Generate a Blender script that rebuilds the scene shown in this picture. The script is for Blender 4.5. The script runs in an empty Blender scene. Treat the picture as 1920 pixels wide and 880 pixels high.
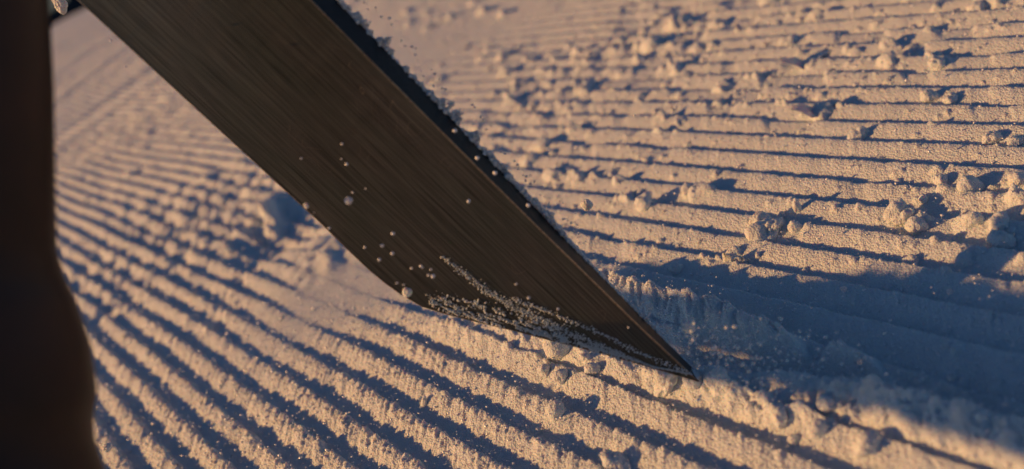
import bpy, math, random
import numpy as np
from mathutils import Matrix, Vector

scene = bpy.context.scene
COL = scene.collection
R = math.radians

# ------------------------------------------------------------------ camera
F, ROLL, HD, H = 2000.0, R(27), 820.0, 0.38        # focal length and horizon distance in photo pixels, camera height in m
TH = math.atan2(HD, F)
cr, sr = math.cos(ROLL), math.sin(ROLL)
FW = np.array([0, math.cos(TH), -math.sin(TH)])
R0 = np.array([1., 0, 0])
D0 = np.array([0, -math.sin(TH), -math.cos(TH)])
CX = cr * R0 + sr * D0
CU = -(-sr * R0 + cr * D0)
EYE = np.array([0, 0, H])
cam_d = bpy.data.cameras.new('camera')
cam = bpy.data.objects.new('camera', cam_d)
COL.objects.link(cam)
M = Matrix.Identity(4)
for i in range(3):
    M[i][0], M[i][1], M[i][2], M[i][3] = CX[i], CU[i], -FW[i], EYE[i]
cam.matrix_world = M
cam_d.sensor_width = 36
cam_d.lens = F / 1920 * 36
cam_d.clip_start = 0.01
cam_d.clip_end = 3000
cam_d.dof.use_dof = True
cam_d.dof.focus_distance = 0.745
cam_d.dof.aperture_fstop = 4.5
scene.camera = cam

# ------------------------------------------------------------------ light
SUN_AZ, SUN_EL = R(172.5), R(18)                    # low evening sun from the left
SDIR = np.array([math.cos(SUN_EL) * math.cos(SUN_AZ), math.cos(SUN_EL) * math.sin(SUN_AZ), math.sin(SUN_EL)])
world = bpy.data.worlds.new('World')
scene.world = world
world.use_nodes = True
wn = world.node_tree.nodes
wl = world.node_tree.links
sky = wn.new('ShaderNodeTexSky')
sky.sky_type = 'NISHITA'
sky.sun_disc = False
sky.sun_elevation = SUN_EL
sky.sun_rotation = math.pi / 2 - SUN_AZ             # the sky's rotation runs clockwise from +Y
bg = wn['Background']
bg.inputs['Strength'].default_value = 0.064
sky.ozone_density = 5.5
sky.air_density = 1.0
sky.dust_density = 0.3
wl.new(sky.outputs[0], bg.inputs['Color'])
sun_d = bpy.data.lights.new('sun', 'SUN')
sun_d.energy = 5.0
sun_d.angle = R(0.8)
sun_d.color = (1.0, 0.51, 0.175)
sun = bpy.data.objects.new('sun', sun_d)
COL.objects.link(sun)
sun.rotation_euler = Vector(SDIR).to_track_quat('Z', 'Y').to_euler()
scene.view_settings.view_transform = 'Standard'
scene.view_settings.look = 'None'
scene.view_settings.gamma = 1
scene.view_settings.exposure = -0.2
scene.render.engine = 'CYCLES'
scene.cycles.sample_clamp_indirect = 4
scene.cycles.max_bounces = 8
scene.cycles.diffuse_bounces = 6

# ------------------------------------------------------------------ pixel helpers: a photo pixel to a point of the place
def ray(x, y):
    x = x - 960; y = y - 440
    v = (cr * x - sr * y) * R0 + (sr * x + cr * y) * D0 + F * FW
    return v / np.linalg.norm(v)

def gnd(x, y, z=0.0):
    v = ray(x, y)
    return EYE + v * ((z - H) / v[2])

def pt(x, y, k):
    v = ray(x, y)
    return EYE + v * (k / (v @ FW))

# ------------------------------------------------------------------ object helpers
def tag(o, label=None, cat=None, group=None, kind=None):
    if label: o['label'] = label
    if cat: o['category'] = cat
    if group: o['group'] = group
    if kind: o['kind'] = kind
    return o

def mesh_np(name, V, Fc, mat, smooth=False):
    me = bpy.data.meshes.new(name)
    V = np.asarray(V, np.float32); Fc = np.asarray(Fc, np.int32)
    n = Fc.shape[1]
    me.vertices.add(len(V)); me.vertices.foreach_set('co', V.ravel())
    me.loops.add(Fc.size); me.loops.foreach_set('vertex_index', Fc.ravel())
    me.polygons.add(len(Fc))
    me.polygons.foreach_set('loop_start', np.arange(0, Fc.size, n, dtype=np.int32))
    me.polygons.foreach_set('loop_total', np.full(len(Fc), n, np.int32))
    if smooth: me.polygons.foreach_set('use_smooth', np.ones(len(Fc), bool))
    me.materials.append(mat)
    me.update(calc_edges=True)
    me.validate()
    return me

def obj(name, me, parent=None):
    o = bpy.data.objects.new(name, me)
    COL.objects.link(o)
    if parent: o.parent = parent
    return o

def empty(name, loc):
    o = bpy.data.objects.new(name, None)
    o.location = loc
    o.empty_display_size = 0.02
    COL.objects.link(o)
    return o

def pymesh(name, V, Fc, mat, smooth=False):
    me = bpy.data.meshes.new(name)
    me.from_pydata([tuple(v) for v in V], [], Fc)
    me.materials.append(mat)
    if smooth: me.polygons.foreach_set('use_smooth', np.ones(len(me.polygons), bool))
    me.update()
    return me

# ------------------------------------------------------------------ noise
def _h(ix, iy, s):
    n = (ix.astype(np.int64) * 374761393 + iy.astype(np.int64) * 668265263 + int(s) * 2147483647 + 1013904223) & 0xffffffff
    n = ((n ^ (n >> 13)) * 1274126177) & 0xffffffff
    n = ((n ^ (n >> 16)) * 2246822519) & 0xffffffff
    return ((n ^ (n >> 15)) & 0xffffff) / float(0xffffff)

def noise(x, y, s=0):
    ix = np.floor(x); iy = np.floor(y)
    fx = x - ix; fy = y - iy
    ux = fx * fx * fx * (fx * (fx * 6 - 15) + 10); uy = fy * fy * fy * (fy * (fy * 6 - 15) + 10)
    def g(dx, dy):
        a = _h(ix + dx, iy + dy, s) * 6.2831853
        return np.cos(a) * (fx - dx) + np.sin(a) * (fy - dy)
    a = g(0, 0); b = g(1, 0); c = g(0, 1); d = g(1, 1)
    return 1.5 * ((a * (1 - ux) + b * ux) * (1 - uy) + (c * (1 - ux) + d * ux) * uy)

def fbm(x, y, s=0, o=3):
    r = 0; a = 1.0; t = 0
    for k in range(o):
        r = r + a * noise(x * 2 ** k, y * 2 ** k, s + 31 * k); t += a; a *= 0.5
    return r / t

def vnoise(x, s=0):                                  # one-dimensional value noise, 0..1
    i = np.floor(x); f = x - i; u = f * f * (3 - 2 * f)
    z = np.zeros_like(i)
    return _h(i, z, s) * (1 - u) + _h(i + 1, z, s) * u

def clods(x, y, cell, dens, s, rmin=0.2, rmax=0.55, sq=1.0):
    """round lumps scattered one per cell where a cell's chance is under dens (0..1); returns a height in cell units"""
    gx = x / cell + .22 * noise(x / cell * 1.9, y / cell * 1.9, s + 8) + .08 * noise(x / cell * 5, y / cell * 5, s + 9)
    gy = y / cell + .22 * noise(x / cell * 1.9 + 9, y / cell * 1.9, s + 8) + .08 * noise(x / cell * 5 + 9, y / cell * 5, s + 9)
    ix = np.floor(gx); iy = np.floor(gy)
    out = np.zeros_like(gx)
    for dx in (-1, 0, 1):
        for dy in (-1, 0, 1):
            cx = ix + dx; cy = iy + dy
            px = cx + 0.2 + 0.6 * _h(cx, cy, s); py = cy + 0.2 + 0.6 * _h(cx, cy, s + 1)
            r = rmin + (rmax - rmin) * _h(cx, cy, s + 2) ** 1.6
            on = _h(cx, cy, s + 3) < dens
            d2 = (gx - px) ** 2 + (gy - py) ** 2
            h = np.sqrt(np.clip(r * r - d2, 0, None)) * sq * (.55 + .5 * _h(cx, cy, s + 4))
            out = np.maximum(out, np.where(on, h, 0))
    return out * cell

def sm(a, b, x):
    t = np.clip((x - a) / (b - a), 0, 1)
    return t * t * (3 - 2 * t)

# ------------------------------------------------------------------ materials
def nt(name):
    m = bpy.data.materials.new(name)
    m.use_nodes = True
    n = m.node_tree.nodes; l = m.node_tree.links
    return m, n, l, n['Principled BSDF']

def snow_material(name, grain=1.0, base=(0.78, 0.82, 0.82)):
    m, n, l, p = nt(name)
    p.inputs['Base Color'].default_value = (*base, 1)
    p.inputs['Roughness'].default_value = 0.55
    p.inputs['Specular IOR Level'].default_value = 0.35
    p.inputs['Subsurface Weight'].default_value = 0.6
    p.inputs['Subsurface Radius'].default_value = (1.3, 0.8, 0.55)
    p.inputs['Subsurface Scale'].default_value = 0.0028
    tc = n.new('ShaderNodeTexCoord')
    n1 = n.new('ShaderNodeTexNoise'); n1.inputs['Scale'].default_value = 900; n1.inputs['Detail'].default_value = 3
    n2 = n.new('ShaderNodeTexVoronoi'); n2.inputs['Scale'].default_value = 620
    for k in (n1, n2): l.new(tc.outputs['Object'], k.inputs['Vector'])
    mix = n.new('ShaderNodeMath'); mix.operation = 'SUBTRACT'
    l.new(n1.outputs[0], mix.inputs[0]); l.new(n2.outputs['Distance'], mix.inputs[1])
    b = n.new('ShaderNodeBump'); b.inputs['Strength'].default_value = 1.0 * grain; b.inputs['Distance'].default_value = 0.0010
    l.new(mix.outputs[0], b.inputs['Height'])
    l.new(b.outputs[0], p.inputs['Normal'])
    n3 = n.new('ShaderNodeTexNoise'); n3.inputs['Scale'].default_value = 45; n3.inputs['Detail'].default_value = 5
    l.new(tc.outputs['Object'], n3.inputs['Vector'])
    cr_ = n.new('ShaderNodeValToRGB')
    cr_.color_ramp.elements[0].position = 0.3; cr_.color_ramp.elements[0].color = (base[0] * .88, base[1] * .885, base[2] * .90, 1)
    cr_.color_ramp.elements[1].position = 0.7; cr_.color_ramp.elements[1].color = (*base, 1)
    l.new(n3.outputs[0], cr_.inputs[0]); l.new(cr_.outputs[0], p.inputs['Base Color'])
    return m

M_SNOW = snow_material('groomed_snow')
M_CLUMP = snow_material('loose_snow', 0.9)

def crystal_material():
    m, n, l, p = nt('ice_crystal')
    p.inputs['Base Color'].default_value = (0.88, 0.88, 0.9, 1)
    p.inputs['Roughness'].default_value = 0.36
    p.inputs['Metallic'].default_value = 0.3
    p.inputs['Specular IOR Level'].default_value = 1.0
    return m
M_ICE = crystal_material()

def base_material():
    m, n, l, p = nt('brushed_ski_base')
    tc = n.new('ShaderNodeTexCoord')
    def stretched(sx, sy, det, seed):
        mp = n.new('ShaderNodeMapping'); mp.inputs['Scale'].default_value = (sx, sy, sx); mp.inputs['Location'].default_value = (seed, seed, 0)
        t = n.new('ShaderNodeTexNoise'); t.inputs['Scale'].default_value = 1; t.inputs['Detail'].default_value = det
        l.new(tc.outputs['Object'], mp.inputs[0]); l.new(mp.outputs[0], t.inputs['Vector'])
        return t
    fine = stretched(4200, 40, 3, 0)                 # the brushed grain runs along the ski (local Y)
    mid = stretched(900, 14, 3, 3)
    big = stretched(26, 10, 3, 7)
    cross = stretched(20, 160, 2, 11)
    r1 = n.new('ShaderNodeValToRGB')
    r1.color_ramp.elements[0].position = 0.33; r1.color_ramp.elements[0].color = (0.018, 0.018, 0.017, 1)
    r1.color_ramp.elements[1].position = 0.68; r1.color_ramp.elements[1].color = (0.140, 0.138, 0.124, 1)
    ad = n.new('ShaderNodeMath'); ad.operation = 'MULTIPLY_ADD'; ad.inputs[1].default_value = 0.5
    l.new(fine.outputs[0], ad.inputs[0])
    m2 = n.new('ShaderNodeMath'); m2.operation = 'MULTIPLY'; m2.inputs[1].default_value = 0.5
    l.new(mid.outputs[0], m2.inputs[0]); l.new(m2.outputs[0], ad.inputs[2])
    l.new(ad.outputs[0], r1.inputs[0])
    tint = n.new('ShaderNodeValToRGB')
    tint.color_ramp.elements[0].position = 0.35; tint.color_ramp.elements[0].color = (0.85, 0.95, 0.84, 1)
    tint.color_ramp.elements[1].position = 0.65; tint.color_ramp.elements[1].color = (1.06, 1.0, 0.95, 1)
    l.new(big.outputs[0], tint.inputs[0])
    mx = n.new('ShaderNodeMix'); mx.data_type = 'RGBA'; mx.blend_type = 'MULTIPLY'; mx.inputs[0].default_value = 1
    l.new(r1.outputs[0], mx.inputs[6]); l.new(tint.outputs[0], mx.inputs[7])
    # fine crossing scratches
    vo = n.new('ShaderNodeTexWave'); vo.wave_type = 'BANDS'; vo.inputs['Scale'].default_value = 18; vo.inputs['Distortion'].default_value = 38; vo.inputs['Detail'].default_value = 1.2; vo.inputs['Detail Scale'].default_value = 1.6
    l.new(tc.outputs['Object'], vo.inputs['Vector'])
    sc = n.new('ShaderNodeMapRange'); sc.inputs[1].default_value = 0.9985; sc.inputs[2].default_value = 1.0
    l.new(vo.outputs['Fac'], sc.inputs[0])
    sc2 = n.new('ShaderNodeMath'); sc2.operation = 'MULTIPLY'
    rg = n.new('ShaderNodeMapRange'); rg.inputs[1].default_value = 0.55; rg.inputs[2].default_value = 0.62
    l.new(big.outputs[0], rg.inputs[0]); l.new(sc.outputs[0], sc2.inputs[0]); l.new(rg.outputs[0], sc2.inputs[1])
    mx2 = n.new('ShaderNodeMix'); mx2.data_type = 'RGBA'
    l.new(sc2.outputs[0], mx2.inputs[0]); l.new(mx.outputs[2], mx2.inputs[6]); mx2.inputs[7].default_value = (0.22, 0.18, 0.13, 1)
    l.new(mx2.outputs[2], p.inputs['Base Color'])
    p.inputs['Metallic'].default_value = 0.55
    rr = n.new('ShaderNodeMapRange'); rr.inputs[3].default_value = 0.26; rr.inputs[4].default_value = 0.44
    l.new(cross.outputs[0], rr.inputs[0]); l.new(rr.outputs[0], p.inputs['Roughness'])
    b = n.new('ShaderNodeBump'); b.inputs['Strength'].default_value = 0.25; b.inputs['Distance'].default_value = 0.0001
    l.new(ad.outputs[0], b.inputs['Height']); l.new(b.outputs[0], p.inputs['Normal'])
    p.inputs['Specular IOR Level'].default_value = 0.5
    return m
M_BASE = base_material()

def simple(name, color, rough, metal=0.0, spec=0.5, nscale=0, namp=0.3, bump=0.0):
    m, n, l, p = nt(name)
    p.inputs['Base Color'].default_value = (*color, 1)
    p.inputs['Roughness'].default_value = rough
    p.inputs['Metallic'].default_value = metal
    p.inputs['Specular IOR Level'].default_value = spec
    if nscale:
        tc = n.new('ShaderNodeTexCoord'); t = n.new('ShaderNodeTexNoise')
        t.inputs['Scale'].default_value = nscale; t.inputs['Detail'].default_value = 4
        l.new(tc.outputs['Object'], t.inputs['Vector'])
        c = n.new('ShaderNodeValToRGB')
        c.color_ramp.elements[0].position = .3; c.color_ramp.elements[1].position = .7
        c.color_ramp.elements[0].color = tuple(v * (1 - namp) for v in color) + (1,)
        c.color_ramp.elements[1].color = tuple(min(1, v * (1 + namp)) for v in color) + (1,)
        l.new(t.outputs[0], c.inputs[0]); l.new(c.outputs[0], p.inputs['Base Color'])
        if bump:
            b = n.new('ShaderNodeBump'); b.inputs['Strength'].default_value = bump; b.inputs['Distance'].default_value = 0.001
            l.new(t.outputs[0], b.inputs['Height']); l.new(b.outputs[0], p.inputs['Normal'])
    return m
M_SIDE = simple('black_sidewall', (0.010, 0.011, 0.013), 0.45, 0, 0.3, 300, 0.4, 0.2)
M_STEEL = simple('worn_steel_edge', (0.30, 0.235, 0.165), 0.34, 0.9, 0.5, 500, 0.35, 0.2)
M_BOOT = simple('dark_brown_shell', (0.018, 0.0062, 0.0042), 0.5, 0, 0.35, 30, 0.45, 0.2)
M_FAR = simple('far_shaded_slope', (0.16, 0.27, 0.29), 0.95, 0, 0.1, 0.05, 0.15)
M_FARDARK = simple('far_lip_shade', (0.030, 0.034, 0.045), 0.95, 0, 0.1, 0.3, 0.3)  # shade of the far lip, put into a dark colour

# ------------------------------------------------------------------ the snow: groomer ridges fitted to the photo
PITCH = 0.0285
COEF = dict(c0=-2.20612727, y=5.37082492, yy=0.06976556, x=11.72058936, xy=0.12920629, xx=0.08305475)
def phase(X, Y):
    x = X / H; y = Y / H
    return COEF['c0'] + COEF['y'] * y + COEF['yy'] * y * y + COEF['x'] * x + COEF['xy'] * x * y + COEF['xx'] * x * x
RA = R(-25.5)
UX, UY = math.cos(RA), math.sin(RA)                  # along the ridges
VX, VY = -UY, UX                                     # across, away from the camera

def blob(X, Y, px, py, rx, ry=None, pw=1.0):
    """soft spot centred on a photo pixel, radii in metres along x and y of the ground"""
    c = gnd(px, py); ry = ry or rx
    return np.exp(-(((X - c[0]) / rx) ** 2 + ((Y - c[1]) / ry) ** 2) ** pw)

def along_line(X, Y, pix, zz=0.0):
    """distance from a polyline of photo pixels, the side (+ = farther from the camera) and how far along (0..1)"""
    P = np.array([gnd(a, b, zz)[:2] for a, b in pix])
    best = np.full(X.shape, 1e9); side = np.zeros(X.shape); tt = np.zeros(X.shape)
    L = np.r_[0, np.cumsum(np.linalg.norm(np.diff(P, axis=0), axis=1))]
    for k in range(len(P) - 1):
        a = P[k]; d = P[k + 1] - a; q = d @ d
        t = np.clip(((X - a[0]) * d[0] + (Y - a[1]) * d[1]) / q, 0, 1)
        ex = X - a[0] - t * d[0]; ey = Y - a[1] - t * d[1]
        ds = np.hypot(ex, ey)
        s = np.sign(ex * (-d[1]) + ey * d[0]) * (1 if d[0] > 0 else -1)
        m = ds < best
        best = np.where(m, ds, best); side = np.where(m, s, side); tt = np.where(m, (L[k] + t * math.sqrt(q)) / L[-1], tt)
    return best, side, tt

def ground_height(X, Y, fade=1.0):
    rr = np.hypot(X, Y)
    u = X * UX + Y * UY; v = X * VX + Y * VY
    ph = phase(X, Y)
    ph = ph + 0.10 * noise(X / .30, Y / .30, 5) + 0.022 * noise(u / .05, v / .02, 6) + 0.008 * noise(u / .010, v / .008, 7)
    left = sm(0.15, -0.25, X + 0.05 * (Y - .8))       # the lower left ridges are the raggedest and stand furthest apart
    cp = .95 - .20 * left
    m = np.floor(ph + cp)                            # which crest
    s = ph + cp - m                                  # 0 at the foot of the camera-side face, cp at the crest
    # crest outline along each ridge
    mm = m * 7.31
    rag = noise(u / .024, mm, 11); rag2 = noise(u / .0085, mm + 3.3, 12); rag3 = noise(u / .0038, mm + 1.7, 13); rag4 = noise(u / .0021, v / .004 + mm, 15)
    A = 1 + (0.07 + .03 * left) * rag + (0.05 + .07 * left) * rag2 + (0.04 + .15 * left) * rag3 + (.03 + .15 * left) * rag4
    # broken crests
    brk = noise(u / .055 + 3.1, m * 3.7 + v * 0, 14)
    zone = np.clip(blob(X, Y, 1150, 290, .18, .06) + blob(X, Y, 1060, 160, .22, .16) * .9 + blob(X, Y, 1820, 20, .25, .07) + blob(X, Y, 1860, 390, .07, .06) + blob(X, Y, 1450, 425, .05, .03)
                   + blob(X, Y, 400, 450, .20, .16) * .6 + blob(X, Y, 260, 380, .3, .25) * .5 + blob(X, Y, 1300, 50, .22, .16) * .7 + blob(X, Y, 1430, 140, .10, .03), 0, 1)
    A = A * (1 - .16 * left * sm(.12, .45, noise(u / .016 + 5.5, mm * 1.7, 16)))
    A = A * (1 - (0.25 + .40 * zone) * sm(0.42 - .34 * zone, 0.55 - .25 * zone, brk))
    # cross-section
    up = np.clip(s / (cp - .02), 0, 1)
    face = 0.12 * up + 0.88 * (up * up * (3 - 2 * up)) ** 0.85
    # the crest's edge wanders, so teeth lean out over the furrow
    edge = cp + (.014 + .035 * left) * rag2 + (.012 + .05 * left) * rag3 + (.008 + .04 * left) * rag4
    down = 1 - sm(0, 0.10, s - edge)
    hh = 0.0091 - .0023 * (1 - left)
    hh = hh + .0035 * np.clip(blob(X, Y, 1700, 560, .22, .09), 0, 1)
    prof = face * np.where(s > edge, down, 1) * A
    # the grooming teeth leave grooves up the faces
    gro = noise(u / .0030, v / .016, 21)
    fm = sm(.08, .35, s) * (1 - sm(cp - .02, cp + .08, s))
    prof = prof + fm * ((0.022 + .05 * left) * gro + (.01 + .04 * left) * noise(u / .0015, v / .008, 23) + 0.05 * noise(u / .006, v / .012, 22) * left)
    flat = np.clip(blob(X, Y, 700, 520, .16, .10) * 1.1 + blob(X, Y, 640, 455, .10, .09)
                   + blob(X, Y, 770, 100, .26, .5) * .75 + blob(X, Y, 650, 40, .4, .8) * .4, 0, 1)
    far = sm(2.2, 4.5, rr)
    amp = hh * (1 - .93 * flat) * (1 - 0.45 * far) * fade
    z = amp * (prof - 1.0) - hh * (1 - fade) * .6
    z = z + flat * (-.004)
    # skiers' and groomer tracks that cut across the ridges on the left
    for pix, w, dep in (([(170, 600), (300, 500), (420, 430), (560, 370)], .030, .0085),
                        ([(110, 520), (250, 440), (350, 405), (470, 350)], .035, .0065),
                        ([(90, 300), (230, 240), (350, 190)], .09, .006),
                        ([(400, 600), (470, 470), (500, 400)], .012, .006)):
        d, sd, t = along_line(X, Y, pix)
        k = np.exp(-(d / w) ** 2)
        rim = np.exp(-((d - w * 1.25) / (w * .35)) ** 2)
        n = 0.5 + 0.9 * noise(X / .022, Y / .022, 41)
        z = z - dep * k * n + rim * .0045 * np.clip(noise(X / .014, Y / .014, 42) + .25, 0, 1)
    # chopped blocks on the left middle
    chop = np.clip(blob(X, Y, 330, 420, .20, .20), 0, 1)
    bl = noise(u / .030, m * 5.1, 51)
    z = z - chop * .0065 * sm(.05, .22, bl)
    # hollow by the ski's left edge, where a slab broke out, with loose crumbs round it
    hol = blob(X, Y, 545, 405, .085, .10, 1.6)
    z = z - hol * .022 + blob(X, Y, 500, 395, .012, .06, 1.5) * .020
    z = z + blob(X, Y, 620, 470, .05, .05) * .008 * (1 + noise(X / .02, Y / .02, 55))
    # pushed-up wall of snow on the far side of the ski's cut, and the trench this side of it
    wall = [(1100, 500), (1200, 530), (1300, 560), (1420, 592), (1500, 630), (1560, 622), (1620, 655), (1700, 685), (1800, 712), (1920, 748), (2080, 790)]
    d, sd, t = along_line(X, Y, wall, .016)
    d = d + sd * .004 * noise(u / .018, v / .03, 60)
    top = 0.022 + .004 * noise(u / .030, v / .09, 61) + .004 * noise(u / .010, v / .04, 62) + .0025 * noise(u / .0042, v / .012, 63) + .0012 * noise(u / .0018, v / .005, 68)
    front = np.exp(-(np.abs(d) / .030) ** 1.9); back = np.exp(-(d / .005) ** 2)
    w_ = np.where(sd > 0, back, front) * sm(0, .05, t)
    zz_ = (top - .003) * 1.0
    z = z * (1 - w_ * .95) + w_ * zz_ * (1 - .15 * sm(.5, 1, t))
    d, sd, t = along_line(X, Y, [(1330, 690), (1420, 700), (1560, 712), (1700, 748), (1820, 775), (1960, 815), (2080, 850)], -.012)
    k = np.exp(-(d / .013) ** 2)
    z = z * (1 - .8 * k) - k * .014
    # lumpy bank in front of the trench
    d, sd, t = along_line(X, Y, [(1330, 722), (1450, 765), (1545, 760), (1650, 760), (1755, 800), (1880, 835), (2050, 880)])
    k = np.exp(-(d / .011) ** 2)
    z = z + k * .007 * (.8 + noise(u / .012, v / .012, 64)) + k * .003 * noise(u / .004, v / .004, 65)
    # low heap along the ski's lower edge
    d, sd, t = along_line(X, Y, [(800, 590), (900, 612), (1000, 640), (1100, 668), (1200, 695), (1300, 715)])
    k = np.exp(-(d / .018) ** 2)
    z = z * (1 - .55 * k) + k * (.0075 + .0035 * noise(X / .013, Y / .02, 66) + .002 * noise(X / .005, Y / .007, 67)) * sm(0, .15, t)
    # loose lumps lying in drifts
    dn = np.clip(.004 + .34 * zone + .5 * np.clip(noise(X / .35, Y / .35, 70) - .15, 0, 1) ** 2, 0, .5) * (1 - .9 * flat) * (1 - left) * fade
    near = sm(3.5, 2.0, rr); farc = np.clip(sm(1.8, 3.0, rr) * np.clip(noise(X / .5, Y / .9, 72) + .1, 0, 1) + .8 * blob(X, Y, 930, 60, .5, .9) * np.clip(noise(X / .25, Y / .5, 73) + .25, 0, 1), 0, 1)
    z = z + clods(X, Y, .030, np.maximum(dn * .55, farc * .45 * fade), 71, .16, .50) * .80 + clods(X + 3, Y + 1, .016, dn * .8, 75, .16, .5) * near
    dn2 = np.clip(.02 + .45 * zone + .6 * np.clip(noise(X / .12, Y / .12, 80) - .1, 0, 1), 0, .7) * (1 - .7 * left) * fade
    z = z + near * clods(X + 7, Y + 5, .0075, dn2 * .6 * (1 - .5 * flat), 81, .2, .5) * .9
    # crumbs gathered just behind crests and on ragged tops
    z = z + near * clods(X + 2, Y + 9, .0042, (.09 + .42 * left) * sm(.35, .7, s / cp * .72) * (1 - flat), 85, .2, .5) * .9
    z = z + .00018 * noise(X / .0042, Y / .0042, 91) + .00024 * noise(X / .0019, Y / .0019, 92) * near
    # the slope rolls gently and drops out of sight beyond the far edge
    z = z + .006 * noise(X / .9, Y / .9, 95) * sm(.8, 2.5, rr) + .012 * noise((X * .6 + Y) / .8, (X - .6 * Y) / .16, 97) * sm(2.0, 4, rr) + .02 * noise(X / 2.5, Y / 2.5, 96) * sm(2, 5, rr)
    z = z - .14 * np.clip(rr - 11.5, 0, None) ** 1.25 * sm(11.5, 13, rr)
    return z

def build_ground():
    dense = np.linspace(-37, 37, 780)
    mid = np.arange(37.5, 70, .6)
    out = np.arange(71, 180, 3.0)
    ang = np.r_[-out[::-1], -mid[::-1], dense, mid, out]
    rad = np.r_[[.02, .06, .12, .18, .24, .29], .33 * np.exp(np.arange(0, math.log(1.15 / .33), .00165)),
                1.15 * np.exp(np.arange(0.0016, math.log(3.2 / 1.15), .0030)), 3.2 * np.exp(np.arange(.003, math.log(13 / 3.2), .0060)),
                [14, 16, 20, 26, 34, 45, 60, 80]]
    A, Rr = np.meshgrid(np.radians(ang), rad)
    X = Rr * np.sin(A); Y = Rr * np.cos(A)
    aa = np.abs(np.degrees(A))
    fade = 1 - sm(60, 75, aa) * 1.0
    fade = fade * (1 - .0 * aa)
    fade = np.where(Rr < .30, 0, fade) * sm(12, 8, Rr)
    Z = ground_height(X, Y, fade)
    nr, nc = X.shape
    V = np.stack([X, Y, Z], -1).reshape(-1, 3)
    i = np.arange(nr - 1)[:, None] * nc; j = np.arange(nc - 1)[None, :]
    a = (i + j); q = np.stack([a, a + 1, a + nc + 1, a + nc], -1).reshape(-1, 4)
    last = np.arange(nr - 1) * nc
    q2 = np.stack([last + nc - 1, last, last + nc, last + nc + nc - 1], -1)
    q = np.vstack([q, q2])[:, ::-1]
    # centre fan as quads is not needed: the innermost ring is 2 cm wide and lies under the camera
    me = mesh_np('snow_ground', V, q, M_SNOW, True)
    o = obj('snow_ground', me)
    tag(o, kind='structure')
    print('ground verts', len(V))
    return o
build_ground()

# far valley side seen over the lip at the top left
def far_slope():
    V = []; Fc = []
    n = 40
    for k in range(n):
        a = R(-75 + 100 * k / (n - 1))
        for d, z in ((60, -16), (160, -20 + 1.2 * math.sin(k * .7)), (400, -26 + 3 * math.sin(k * .5)), (1500, 40 + 20 * math.sin(k * .33))):
            V.append((d * math.sin(a), d * math.cos(a), z))
    for k in range(n - 1):
        for j in range(3):
            a = 4 * k + j
            Fc.append((a, a + 4, a + 5, a + 1))
    tag(obj('far_slope', pymesh('far_slope', V, Fc, M_FAR, True)), kind='structure')
far_slope()
def far_shade_strip():  # added dark strip standing in for the shaded lip of the snow
    V = []; Fc = []; n = 120; rg = random.Random(5)
    for k in range(n):
        a = R(-60 + 80 * k / (n - 1)); z = -5.2 + rg.uniform(-1.2, 1.2)
        for d, zz in ((290, -34), (300, z), (312, z - 1), (330, -34)):
            V.append((d * math.sin(a), d * math.cos(a), zz))
    for k in range(n - 1):
        for j in range(3):
            a = 4 * k + j
            Fc.append((a, a + 4, a + 5, a + 1))
    tag(obj('far_shade_strip', pymesh('far_shade_strip', V, Fc, M_FARDARK, False)), kind='structure')
far_shade_strip()

# ------------------------------------------------------------------ snow lumps (icosphere, pushed about)
def ico(sub):
    t = (1 + 5 ** .5) / 2
    V = [(-1, t, 0), (1, t, 0), (-1, -t, 0), (1, -t, 0), (0, -1, t), (0, 1, t), (0, -1, -t), (0, 1, -t), (t, 0, -1), (t, 0, 1), (-t, 0, -1), (-t, 0, 1)]
    Fc = [(0, 11, 5), (0, 5, 1), (0, 1, 7), (0, 7, 10), (0, 10, 11), (1, 5, 9), (5, 11, 4), (11, 10, 2), (10, 7, 6), (7, 1, 8), (3, 9, 4), (3, 4, 2), (3, 2, 6), (3, 6, 8), (3, 8, 9), (4, 9, 5), (2, 4, 11), (6, 2, 10), (8, 6, 7), (9, 8, 1)]
    V = [np.array(v) / np.linalg.norm(v) for v in V]
    for _ in range(sub):
        cache = {}; nf = []
        def mid(a, b):
            k = (min(a, b), max(a, b))
            if k not in cache:
                p = V[a] + V[b]; V.append(p / np.linalg.norm(p)); cache[k] = len(V) - 1
            return cache[k]
        for a, b, c in Fc:
            x, y, z = mid(a, b), mid(b, c), mid(c, a)
            nf += [(a, x, z), (b, y, x), (c, z, y), (x, y, z)]
        Fc = nf
    return np.array(V), np.array(Fc)
ICO = {k: ico(k) for k in range(5)}

def lump_verts(sub, rad, seed, rough=.25, scale=(1, 1, 1)):
    V, Fc = ICO[sub]
    rng = np.random.default_rng(seed)
    n = 0
    for fr, am in ((1.1, 1.0), (2.3, .5), (5.0, .30), (11, .16), (23, .09)):
        D = rng.normal(size=(5, 3)); D /= np.linalg.norm(D, axis=1)[:, None]; ph = rng.uniform(0, 6.28, 5)
        n = n + am * np.sin(V @ D.T * fr * 2 + ph).prod(axis=1 if False else 1) if False else n + am * np.sin(V @ D.T * fr * 2 + ph).sum(1) / 2.6
    r = 1 + rough * n * .45
    return V * r[:, None] * np.array(scale) * rad, Fc

def rotm(rng):
    q = rng.normal(size=4); q /= np.linalg.norm(q)
    w, x, y, z = q
    return np.array([[1 - 2 * (y * y + z * z), 2 * (x * y - z * w), 2 * (x * z + y * w)], [2 * (x * y + z * w), 1 - 2 * (x * x + z * z), 2 * (y * z - x * w)], [2 * (x * z - y * w), 2 * (y * z + x * w), 1 - 2 * (x * x + y * y)]])

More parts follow.
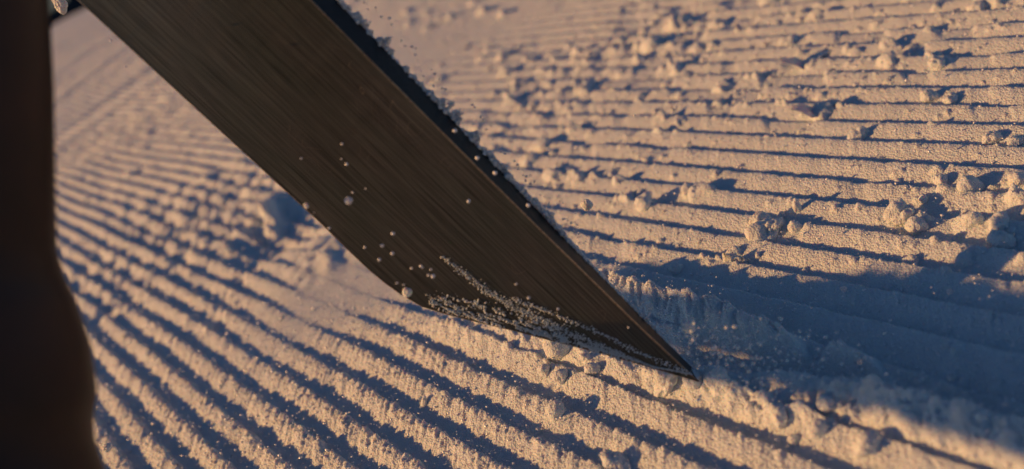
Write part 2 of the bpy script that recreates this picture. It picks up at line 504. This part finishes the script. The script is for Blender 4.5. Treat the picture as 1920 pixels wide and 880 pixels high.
def merged(name, items, mat, smooth=True):
    """items: (centre, radius, seed, sub, scale) joined into one mesh"""
    VV = []; FF = []; o = 0
    for c, r, sd, sub, scl in items:
        V, Fc = lump_verts(sub, r, sd, .5, scl)
        V = V @ rotm(np.random.default_rng(sd)).T + np.asarray(c)
        VV.append(V); FF.append(Fc + o); o += len(V)
    return mesh_np(name, np.vstack(VV), np.vstack(FF), mat, smooth)

def hz(x, y):
    return float(ground_height(np.array([[x]]), np.array([[y]]))[0, 0])

def on_ground(px, py):
    """where the ray through a pixel meets the snow surface"""
    z = -.004
    for _ in range(6):
        p = gnd(px, py, z); z = .5 * z + .5 * hz(p[0], p[1])
    return gnd(px, py, z)

# ------------------------------------------------------------------ the ski
B = pt(1328, 718, .652); T = pt(600, 0, .588); Cc = pt(745, 550, .656)
nrm = np.cross(T - B, Cc - B); nrm /= np.linalg.norm(nrm)
if nrm @ (EYE - B) < 0: nrm = -nrm
print('ski normal', nrm.round(2), 'n.s', round(float(nrm @ SDIR), 3), 'width', np.linalg.norm(np.cross(T - B, Cc - B)) / np.linalg.norm(T - B))
axY = (T - B) / np.linalg.norm(T - B); axX = np.cross(axY, nrm)
SKI = Matrix.Identity(4)
for i in range(3):
    SKI[i][0], SKI[i][1], SKI[i][2], SKI[i][3] = axX[i], axY[i], nrm[i], B[i]
SKI_INV = np.array(SKI.inverted())

def to_ski(px, py, off=0.0):
    """pixel to the ski's own coordinates, on the plane off metres in front of its base"""
    v = ray(px, py)
    p = EYE + v * (((B + nrm * off - EYE) @ nrm) / (v @ nrm))
    q = SKI_INV @ np.r_[p, 1]
    return np.array([q[0], q[1], off])

def from_ski(q):
    return B + axX * q[0] + axY * q[1] + nrm * q[2]

ski = empty('ski', tuple(B)); ski.matrix_world = SKI
tag(ski, 'dark brushed ski with its tail corner stuck in the groomed snow', 'ski')

face_pix_l = [(-120, -243), (145, 0), (330, 170), (500, 326), (600, 418), (650, 467), (690, 505), (720, 530), (752, 553), (790, 575), (830, 588), (880, 601), (960, 620), (1040, 641), (1130, 664), (1210, 687), (1310, 716)]
face_pix_r = [(1290, 697), (1215, 628), (1120, 535), (1020, 437), (900, 318), (780, 198), (680, 98), (583, 0), (340, -245)]
out_pix_r = [(1331, 722), (1240, 632), (1140, 530), (1044, 432), (925, 305), (815, 189), (720, 90), (632, 0), (396, -245)]

def loop(pix, off): return [to_ski(a, b, off) for a, b in pix]
TK = .014
fl = loop(face_pix_l, 0); fr_ = loop(face_pix_r, 0); orr = loop(out_pix_r, -TK)
# base: the flat running surface inside the steel edges
def inset(pts, d):
    P = [np.array(p) for p in pts]; n = len(P); o = []
    for i in range(n):
        a = P[i - 1][:2]; b = P[i][:2]; c = P[(i + 1) % n][:2]
        e1 = (b - a) / (np.linalg.norm(b - a) + 1e-9); e2 = (c - b) / (np.linalg.norm(c - b) + 1e-9)
        n1 = np.array([-e1[1], e1[0]]); n2 = np.array([-e2[1], e2[0]])
        k = n1 + n2; k = k / max(.6, (k @ k) / 2)
        o.append(np.array([*(b + k * d / 1.0 * .5 * 2 / 2 * 2 / 2), P[i][2]]))
    return o
ring = fl + fr_
area = sum(ring[i - 1][0] * ring[i][1] - ring[i][0] * ring[i - 1][1] for i in range(len(ring)))
if area < 0: ring = ring[::-1]
E_W = .0015
inn = inset(ring, E_W)
n = len(ring)
# core body (sidewall + topsheet): base outline at z=-.0006, back outline wider on the right
nl = len(fl); nrr = len(fr_)
face_ring = fl + fr_
back_l = [p + np.array([0, 0, -TK]) for p in fl[:-1]]
back_ring = back_l + [orr[0] + np.array([-.0005, -.0002, 0])] + orr
V = [p + np.array([0, 0, -.0008]) for p in face_ring] + back_ring
nb = len(face_ring)
assert len(back_ring) == nb
Fc = [(i, (i + 1) % nb, nb + (i + 1) % nb, nb + i) for i in range(nb)]
Fc.append(tuple(range(nb))[::-1]); Fc.append(tuple(nb + i for i in range(nb)))
me = pymesh('sidewall', V, Fc, M_SIDE)
o = obj('sidewall', me, ski)
bm_mod = o.modifiers.new('bevel', 'BEVEL'); bm_mod.width = .0006; bm_mod.segments = 2; bm_mod.limit_method = 'ANGLE'
# steel edge ring, proud of the sidewall, and the base plate
V = ring + inn + [p + np.array([0, 0, -.0016]) for p in ring]
V = [np.array(v) + (np.array([0, 0, .0002]) if i < 2 * n else 0) for i, v in enumerate(V)]
Fc = []
for i in range(n):
    j = (i + 1) % n
    Fc.append((i, j, n + j, n + i)); Fc.append((j, i, 2 * n + i, 2 * n + j))
obj('steel_edge', pymesh('steel_edge', V, Fc, M_STEEL), ski)
V = inn + [p + np.array([0, 0, -.0006]) for p in inn]
Fc = [tuple(range(n))] + [((i + 1) % n, i, n + i, n + (i + 1) % n) for i in range(n)]
obj('base', pymesh('base', V, Fc, M_BASE), ski)

# ------------------------------------------------------------------ snow on the ski
rng = np.random.default_rng(4)
def interp(pl, t):
    P = np.array(pl, float); L = np.r_[0, np.cumsum(np.linalg.norm(np.diff(P, axis=0), axis=1))]; q = t * L[-1]
    return np.array([np.interp(q, L, P[:, 0]), np.interp(q, L, P[:, 1])])
PX = .671 / F                                        # metres per photo pixel at the ski

items = []
streak = [(826, 480), (870, 512), (915, 548), (960, 575), (1020, 603), (1090, 636), (1160, 663), (1225, 688), (1298, 702)]
for k in range(2600):
    t = rng.random() ** .8
    p = interp(streak, t)
    wdt = (2 + 9 * math.sin(math.pi * min(1, t * 1.15 + .05)) ** .8) * (1 if t < .75 else .7)
    p = p + rng.normal(size=2) * wdt * .42 + np.array([0, 0])
    r = PX * (0.55 + 1.25 * rng.random() ** 2.5)
    q = to_ski(p[0], p[1], r * .5)
    items.append((from_ski(q), r, 1000 + k, 1 if r > 1.3 * PX else 0, (1, 1, .8)))
# second, parallel line of grains above and the thin lower line
for pl, cnt, wd in (([(960, 560), (1040, 590), (1110, 618), (1180, 652), (1240, 680), (1290, 700)], 420, 2.2),
                    ([(1000, 620), (1080, 648), (1160, 672), (1240, 697)], 260, 3.0)):
    for k in range(cnt):
        p = interp(pl, rng.random()) + rng.normal(size=2) * wd
        r = PX * (0.7 + 1.3 * rng.random() ** 2)
        items.append((from_ski(to_ski(p[0], p[1], r * .5)), r, 5000 + k, 0, (1.6, 1, .7)))
tag(obj('snow_streak', merged('snow_streak', items, M_CLUMP, False)), 'bright line of snow grains clinging diagonally across the ski near its tail', 'snow grains', kind='stuff')

items = []
for k in range(5200):
    t = rng.random()
    a = interp([(790, 545), (850, 548), (920, 565), (1000, 600), (1080, 640), (1150, 668)], t)
    b = interp([(812, 578), (880, 596), (950, 614), (1030, 634), (1100, 652), (1170, 672)], t)
    w = rng.random() ** .45
    p = a * (1 - w) + b * w + rng.normal(size=2) * 2
    e = (p[0] + p[1] * .25) ; g_ = (p[1] - .42 * p[0])
    if noise(np.array([e / 34.]), np.array([g_ / 5.]), 7)[0] + .25 * noise(np.array([e / 7.]), np.array([g_ / 3.]), 8)[0] < .0 + .10 * w: continue
    r = PX * (0.5 + 1.5 * rng.random() ** 5)
    items.append((from_ski(to_ski(p[0], p[1], r * .35)), r, 9000 + k, 1, (2.3, 1.3, .6)))
tag(obj('snow_dusting', merged('snow_dusting', items, M_CLUMP)), 'thin crust of snow stuck along the lower edge of the ski', 'snow crust', kind='stuff')

# snow caked behind the ski's right edge
items = []
crust = [(640, 0), (690, 60), (745, 115), (800, 170), (860, 235), (930, 300), (985, 355), (1035, 405), (1090, 470), (1150, 535), (1230, 615), (1290, 680)]
wid = [(0, 10), (.08, 34), (.16, 30), (.22, 12), (.27, 14), (.31, 44), (.36, 36), (.42, 10), (.46, 26), (.5, 8), (.56, 10), (.62, 14), (.66, 6), (.75, 4), (.9, 9), (1, 4)]
for k in range(3000):
    t = rng.random()
    w = np.interp(t, [a for a, _ in wid], [b for _, b in wid])
    w *= .15 + 1.0 * float(vnoise(np.array([t * 90.]), 3)[0])
    p = interp(crust, t)
    s_ = rng.random() ** .9
    p = p + np.array([.78, -.62]) * (s_ * w - 8)
    r = PX * ((1.5 + 5.0 * rng.random()) * (1 - s_) + .8 + 1.6 * rng.random() ** 2)
    items.append((from_ski(to_ski(p[0], p[1], -TK * 1.0 - .004 * rng.random())), r, 20000 + k, 1, (1, 1, .8)))
for k in range(260):
    t = rng.random(); w = np.interp(t, [a for a, _ in wid], [b for _, b in wid])
    p = interp(crust, t) + np.array([.78, -.62]) * (w + 18 * rng.random() ** 2 + 2) + rng.normal(size=2) * 3
    r = PX * (0.7 + 2.2 * rng.random() ** 3)
    items.append((from_ski(to_ski(p[0], p[1], -TK - .004 * rng.random())), r, 30000 + k, 1, (1, 1, 1)))
tag(obj('snow_crust', merged('snow_crust', items, M_CLUMP)), 'grey shaded snow caked behind the right edge of the ski', 'snow crust', kind='stuff')

# ------------------------------------------------------------------ lumps of snow that can be picked out one by one
clump_mesh_cache = {}
def clump(px, py, rpx, label, sub=3, scl=(1, 1, 1), depth=None, lift=.35, seed=None, rough=.5, group=None, name='snow_clump', cat='snow clump', rot=True):
    if depth is None:
        c = on_ground(px, py + rpx * .6)
        k = (c - EYE) @ FW
        r = rpx * k / F
        c = pt(px, py, k - r * .4) - np.array([0, 0, r * .42])
    else:
        k = depth; r = rpx * k / F; c = pt(px, py, k)
    sd = seed or int(px * 7 + py)
    V, Fc = lump_verts(sub, r, sd, rough, scl)
    if rot: V = V @ rotm(np.random.default_rng(sd + 1)).T
    o = obj(name, mesh_np(name, V, Fc, M_CLUMP, True))
    o.location = tuple(c)
    tag(o, label, cat, group)
    return o

G1 = 'round snow lumps lying on the ridges'
clump(1265, 501, 12, 'small round ball of snow on a ridge crest just above the blue shadow', group=G1)
clump(1204, 374, 19, 'larger lump of snow right of the ski, beside a dark shadowed cut', group=G1)
clump(1289, 353, 16, 'smooth round lump of snow on a ridge, up and right of the larger lump', group=G1)
clump(1756, 115, 15, 'lone snow lump in the upper right casting a long dark shadow to its right', group=G1, scl=(1.1, .9, 1.2))
clump(1742, 178, 16, 'upright snow lump in the upper right below the lone lump', group=G1, scl=(.8, .8, 1.3))
clump(1780, 184, 14, 'second snow lump just right of the upright one in the upper right', group=G1)
clump(1612, 248, 16, 'snow lump below the curved flake in the upper right', group=G1, rough=.8)
clump(1440, 424, 24, 'rough clod of snow on the ridges right of centre', group=G1, rough=.9, scl=(1.2, 1, .9))
clump(1487, 424, 13, 'smooth small lump immediately right of the rough clod', group=G1)
clump(1494, 388, 12, 'leaning finger of snow above the small smooth lump', group=G1, scl=(.7, .7, 1.5), rot=False)
clump(1462, 404, 8, 'tiny lump between the rough clod and the leaning finger of snow', group=G1)
clump(1686, 400, 18, 'knobbly upright clod of snow on the third ridge above the blue shadow', group=G1, rough=1.0, scl=(.9, .9, 1.3))
clump(1714, 420, 20, 'rounded clod with dark side next to the knobbly upright clod', group=G1)
clump(1824, 347, 24, 'big rounded snow block near the right edge with a shaded right side', group=G1, scl=(1.3, 1, .8))
clump(1823, 408, 17, 'low lump below the big rounded block near the right edge', group=G1, scl=(1.2, 1, .8))
clump(1872, 410, 18, 'lump right of the low lump near the right edge', group=G1)
clump(1880, 444, 24, 'lowest large lump at the right edge above the blue shadow', group=G1)
clump(1765, 336, 12, 'small shaded lump left of the big rounded block', group=G1, scl=(1, 1, 1.2))
clump(1905, 330, 22, 'lump cut by the right edge of the frame beside the big rounded block', group=G1)
clump(1728, 369, 9, 'little ball of snow in the furrow left of the big rounded block', group=G1)
clump(1858, 252, 17, 'dark sided lump at the upper right edge', group=G1, scl=(1.3, 1, .8))
clump(1900, 262, 15, 'lit lump beside the dark sided lump at the upper right edge', group=G1)
clump(1830, 14, 16, 'blurred lump of snow in the top right corner', group=G1)
clump(1340, 708, 23, 'pale lump of snow right at the buried tip of the ski', group=G1, scl=(1.3, 1, .8), rough=.8)
clump(1296, 707, 17, 'sunlit lump under the buried tip of the ski', group=G1)
clump(1250, 708, 22, 'broad sunlit lump left of the one under the ski tip', group=G1, rough=.8, scl=(1.4, 1, .9))
clump(1047, 640, 26, 'broad smooth chunk of snow against the lower edge of the ski', group=G1, scl=(1.6, 1, .8), rough=.4)
clump(1097, 668, 11, 'small round lump just below the lower edge of the ski', group=G1)
clump(1052, 706, 15, 'rounded lump of snow on the ridge below the broad smooth chunk', group=G1)
clump(1112, 690, 12, 'wedge shaped lump right of the rounded lump below the ski', group=G1, scl=(1, 1, 1.4))
clump(1021, 690, 14, 'low lump left of the rounded lump below the ski', group=G1)
clump(1035, 766, 18, 'big ball of snow on a ridge at bottom centre', group=G1)
clump(896, 592, 9, 'little lump touching the lower edge of the ski near its corner', group=G1, scl=(.8, .8, 1.3))
clump(958, 608, 12, 'lump against the dark gap under the middle of the ski edge', group=G1, rough=.8)
clump(1622, 826, 28, 'large blurred ball of snow on the near ridge at lower right', group=G1)
clump(1530, 800, 17, 'blurred lump left of the large ball at lower right', group=G1)
clump(1460, 775, 16, 'second blurred lump left of the large ball at lower right, by the trench', group=G1, scl=(1.3, 1, .9))
clump(1546, 752, 16, 'blurred lump at the edge of the trench above the large ball', group=G1)
clump(1486, 822, 11, 'small blurred lump below left of the large ball at lower right', group=G1)
clump(1160, 868, 26, 'broad blurred lump cut by the bottom edge of the frame', group=G1, scl=(1.5, 1, .8))
clump(497, 392, 10, 'narrow upright stub of sunlit snow in the blue hollow left of the ski', group=G1, scl=(.7, .7, 3.0), rot=False)
clump(428, 465, 8, 'thin upright stub of snow left of the blue hollow', group=G1, scl=(.8, .8, 2.6), rot=False)
clump(1290, 612, 14, 'airborne chunk of snow in the blue shade right of the ski tip', depth=.64, scl=(1.1, 1, .8), rough=.7)
clump(1100, 382, 11, 'round grey lump of snow in the air beside the ski above the ridges', depth=.72)
clump(763, 549, 9, 'largest pellet of snow sitting at the rounded lower left corner of the ski', depth=.628)
clump(654, 376, 7, 'round pellet of snow in front of the middle of the ski face', depth=.60)
clump(574, 386, 6, 'pellet of snow on the left edge of the ski', depth=.60)
clump(112, 6, 15, 'pale chunk of snow on the upper left edge of the ski', depth=.70, scl=(.8, .8, 1.3), rot=False)

clump(201, 839, 8, 'blurred pellet of snow in the air at lower left', depth=.75)
clump(792, 757, 14, 'flat pale flake of snow lying on a ridge at lower centre', scl=(1.4, .6, .35), rough=.3, name='snow_flake', cat='snow flake')

# curved scoops of crusted snow in the upper right
def scoop(px, py, w, h, label, seed, flip=1):
    c = on_ground(px, py + h * .4); k = (c - EYE) @ FW; s_ = k / F
    nu, nv = 22, 8
    V = []; Fc = []
    rg = np.random.default_rng(seed)
    off = rg.uniform(0, 50)
    right = CX; upv = CU
    for lay in (0, 1):
        for i in range(nu):
            a = i / (nu - 1)
            for j in range(nv):
                b = j / (nv - 1)
                x = (a - .5) * w
                e = math.sin(math.pi * a) ** .8
                y = -.28 * h * math.sin(math.pi * a) + .45 * h * (a - .3) ** 2 * 2 + b * h * .55 * e + .10 * h * math.sin(a * 9) * e
                dp = (b ** .7) * .42 * w * e - .1 * w * e + (0 if lay == 0 else .045 * w * (.4 + e))
                nz = float(noise(np.array([a * 4 + off]), np.array([b * 3 + off]), seed)[0]) * h * .14
                p = c + right * (x * flip) * s_ + upv * (y + nz + .22 * h) * s_ + FW * dp * s_ * .8
                V.append(p)
    N = nu * nv
    for i in range(nu - 1):
        for j in range(nv - 1):
            a = i * nv + j
            Fc.append((a, a + nv, a + nv + 1, a + 1)); Fc.append((N + a, N + a + 1, N + a + nv + 1, N + a + nv))
    for i in range(nu - 1):
        for j in (0, nv - 1):
            a = i * nv + j; f = (a, a + nv, N + a + nv, N + a); Fc.append(f if j else f[::-1])
    for i in (0, nu - 1):
        for j in range(nv - 1):
            a = i * nv + j; f = (a, a + 1, N + a + 1, N + a); Fc.append(f)
    V = np.array(V) - c
    o = obj('snow_flake', pymesh('snow_flake', V, Fc, M_CLUMP, True)); o.location = tuple(c)
    tag(o, label, 'snow flake')
scoop(1508, 108, 95, 46, 'long curled sliver of crusted snow standing in the upper right', 5)
scoop(1530, 200, 92, 44, 'scoop shaped flake of snow lying on the ridges below the curled sliver', 9)

# ------------------------------------------------------------------ grains: spray at the tip, pellets in the air, glitter on the ridges
items = []
for k in range(620):                                  # thrown up in the shade behind the tip
    a = rng.random()
    p = np.array([1310 + 330 * a ** 1.2 + rng.normal() * 30, 640 + 90 * a + rng.normal() * (26 + 28 * a)])
    if p[0] < 1300 + (p[1] - 700) * .2: continue
    d = rng.uniform(.60, .66)
    r = (0.8 + 3.2 * rng.random() ** 3) * d / F
    items.append((pt(p[0], p[1], d), r, 40000 + k, 1, (1, 1, 1)))
for k in range(160):
    p = np.array([rng.uniform(1150, 1330), 0.]); p[1] = 710 + .93 * (p[0] - 1325) - rng.exponential(14) - 4
    r = (0.8 + 2.0 * rng.random() ** 3) * .66 / F
    items.append((pt(p[0], p[1], .655), r, 42000 + k, 1, (1, 1, 1)))
tag(obj('snow_spray', merged('snow_spray', items, M_CLUMP)), 'spray of loose snow grains over the blue trench beside the ski tip', 'snow spray', kind='stuff')

items = []
named = [(641, 270, 2.5), (650, 308, 3), (565, 297, 2), (640, 298, 1.6), (617, 428, 2.6), (661, 361, 2), (685, 354, 1.6), (716, 461, 3), (737, 438, 3), (736, 475, 3.4), (711, 487, 3), (684, 464, 2.2),
         (208, 77, 2), (236, 125, 2), (879, 378, 3.5), (991, 559, 3), (968, 533, 2), (1046, 579, 2.3), (757, 534, 2), (744, 531, 2), (812, 518, 4), (803, 516, 2.6), (789, 499, 3), (792, 502, 2), (772, 503, 2.3), (808, 505, 2),
         (895, 297, 4), (928, 325, 4), (990, 385, 4), (853, 245, 4), (1146, 500, 3), (1250, 680, 2.5), (1178, 614, 2), (1340, 649, 3), (1321, 640, 3), (1300, 638, 4), (1294, 643, 3), (1290, 662, 3.4), (1310, 750, 3)]
for k, (x, y, r) in enumerate(named):
    d = .60
    items.append((pt(x, y, d), r * d / F, 50000 + k, 1, (1, 1, 1)))
for k in range(140):
    x = rng.uniform(60, 1900); y = rng.uniform(0, 880)
    if 40 < x < 1100 and y < x * .98 - 20 and y > .9 * (x - 700): 
        if rng.random() < .75: continue
    d = rng.uniform(.45, .75); r = (0.7 + 1.4 * rng.random() ** 3) * d / F
    items.append((pt(x, y, d), r, 51000 + k, 1, (1, 1, 1)))
tag(obj('airborne_grains', merged('airborne_grains', items, M_ICE)), 'small snow pellets hanging in the air in front of the ski and ridges', 'snow grains', kind='stuff')

def glitter():
    rg = np.random.default_rng(77)
    N = 30000
    px = rg.uniform(60, 1960, N); py = rg.uniform(-10, 900, N)
    keep = rg.random(N) < np.where(py > 560, 1.0, .35) * np.where(px < 700, 1, .8)
    px = px[keep]; py = py[keep]
    x = px - 960; y = py - 440
    v = ((cr * x - sr * y)[:, None] * R0 + (sr * x + cr * y)[:, None] * D0 + F * FW)
    g = EYE + v * (-H / v[:, 2])[:, None]
    X = g[:, 0]; Y = g[:, 1]
    ok = (Y > .3) & (np.hypot(X, Y) < 2.6)
    X = X[ok]; Y = Y[ok]
    n_ = len(X)
    dist = np.sqrt(X ** 2 + Y ** 2 + H * H)
    r = (0.95 + 2.8 * rg.random(n_) ** 5) * dist / F
    Z = ground_height(X[None], Y[None])[0] + r * .7 + np.where(rg.random(n_) < .5, rg.random(n_) * .015, 0)
    V0 = np.array([(1, 0, 0), (-1, 0, 0), (0, 1, 0), (0, -1, 0), (0, 0, 1), (0, 0, -1)], float)
    F0 = np.array([(0, 2, 4), (2, 1, 4), (1, 3, 4), (3, 0, 4), (2, 0, 5), (1, 2, 5), (3, 1, 5), (0, 3, 5)])
    q = rg.normal(size=(n_, 4)); q /= np.linalg.norm(q, axis=1)[:, None]
    w, a, b, c = q.T
    Rm = np.stack([1 - 2 * (b * b + c * c), 2 * (a * b - c * w), 2 * (a * c + b * w), 2 * (a * b + c * w), 1 - 2 * (a * a + c * c), 2 * (b * c - a * w), 2 * (a * c - b * w), 2 * (b * c + a * w), 1 - 2 * (a * a + b * b)], -1).reshape(-1, 3, 3)
    sc = rg.uniform(.5, 1.2, (n_, 1, 3))
    V = np.einsum('nij,nkj->nki', Rm, V0[None] * sc) * r[:, None, None] + np.stack([X, Y, Z], -1)[:, None]
    Fq = F0[None] + (np.arange(n_) * 6)[:, None, None]
    me = mesh_np('ice_grains', V.reshape(-1, 3), Fq.reshape(-1, 3), M_ICE, False)
    tag(obj('ice_grains', me), 'glittering loose ice grains scattered over the groomed ridges', 'ice grains', kind='stuff')
    print('glitter', n_)
glitter()

# ------------------------------------------------------------------ the dark boot close to the lens on the left
boot = empty('ski_boot', tuple(pt(-60, 700, .42)))
tag(boot, 'dark brown blurred boot shape filling the left edge of the photo', 'boot')
prof = [(-260, 60), (-120, 74), (0, 78), (60, 82), (150, 87), (300, 91), (400, 93), (470, 95), (520, 108), (560, 128), (600, 142), (650, 158), (700, 166), (745, 171), (790, 164), (830, 166), (880, 182), (940, 215), (1020, 250), (1150, 285)]
NS = 40
V = []; Fc = []
ys = np.linspace(-260, 1150, 90)
for y in ys:
    x = np.interp(y, [b for b, _ in [(p[0], p[1]) for p in prof]], [p[1] for p in prof])
    k = .42
    edge = pt(x, y, k)
    rx = 230 * k / F; ry = 190 * k / F
    c = edge - CX * rx
    for i in range(NS):
        a = 2 * math.pi * i / NS
        w_ = 1 + .03 * math.sin(3 * a + y * .01)
        V.append(c + CX * rx * math.cos(a) + FW * ry * math.sin(a) * w_)
nS = len(ys)
for s_ in range(nS - 1):
    for i in range(NS):
        j = (i + 1) % NS
        Fc.append((s_ * NS + i, s_ * NS + j, (s_ + 1) * NS + j, (s_ + 1) * NS + i))
Fc.append(tuple(range(NS))); Fc.append(tuple((nS - 1) * NS + i for i in range(NS))[::-1])
b0 = np.array(boot.location)
bpy.context.view_layer.update()
obj('shaft', pymesh('shaft', np.array(V) - b0, Fc, M_BOOT, True), boot)
# added slab, out of the frame, shaped to throw the shade over the trench
az_ = SUN_AZ - math.pi
al = np.array([math.cos(az_), math.sin(az_), 0]); pv = np.array([-math.sin(az_), math.cos(az_), 0]); tn = math.tan(SUN_EL)
out = [(1085, 492), (1180, 508), (1250, 522), (1400, 530), (1540, 518), (1650, 505), (1760, 500), (1920, 535), (2300, 600), (2300, 900), (1970, 850), (1700, 772), (1500, 728), (1345, 700), (1290, 665), (1180, 600), (1085, 530)]
LL = .60
ring_ = []
for a_, b_ in out:
    g_ = gnd(a_, b_, 0.0)
    ring_.append(g_ - al * LL + np.array([0, 0, LL * tn]))
rg_ = np.random.default_rng(3)
ring_ = [ring_[i_] * (1 - f_) + ring_[(i_ + 1) % len(ring_)] * f_ + (pv * rg_.normal() * .0022 + np.array([0, 0, rg_.normal() * .0016])) for i_ in range(len(ring_)) for f_ in (0, .2, .4, .6, .8)]
c_ = sum(ring_) / len(ring_)
V = []; rows = [(-.045, .90), (-.040, .97), (-.02, 1.0), (.02, 1.0), (.04, .97), (.045, .90)]
sdir = np.array([-SDIR[0], -SDIR[1], -SDIR[2]])
for off_, k_ in rows:
    for p_ in ring_:
        V.append(c_ + (p_ - c_) * k_ + sdir * off_ - b0)
nn = len(ring_); Fc = []
for j_ in range(len(rows) - 1):
    for i_ in range(nn):
        k_ = (i_ + 1) % nn
        Fc.append((j_ * nn + i_, j_ * nn + k_, (j_ + 1) * nn + k_, (j_ + 1) * nn + i_))
Fc.append(tuple(range(nn))[::-1]); Fc.append(tuple((len(rows) - 1) * nn + i_ for i_ in range(nn)))
obj('shade_slab', pymesh('shade_slab', V, Fc, M_BOOT, True), boot)
print('sole px', [tuple(int(v) for v in (960 + F * ((p_ - EYE) @ CX) / ((p_ - EYE) @ FW), 440 - F * ((p_ - EYE) @ CU) / ((p_ - EYE) @ FW))) for p_ in ring_])
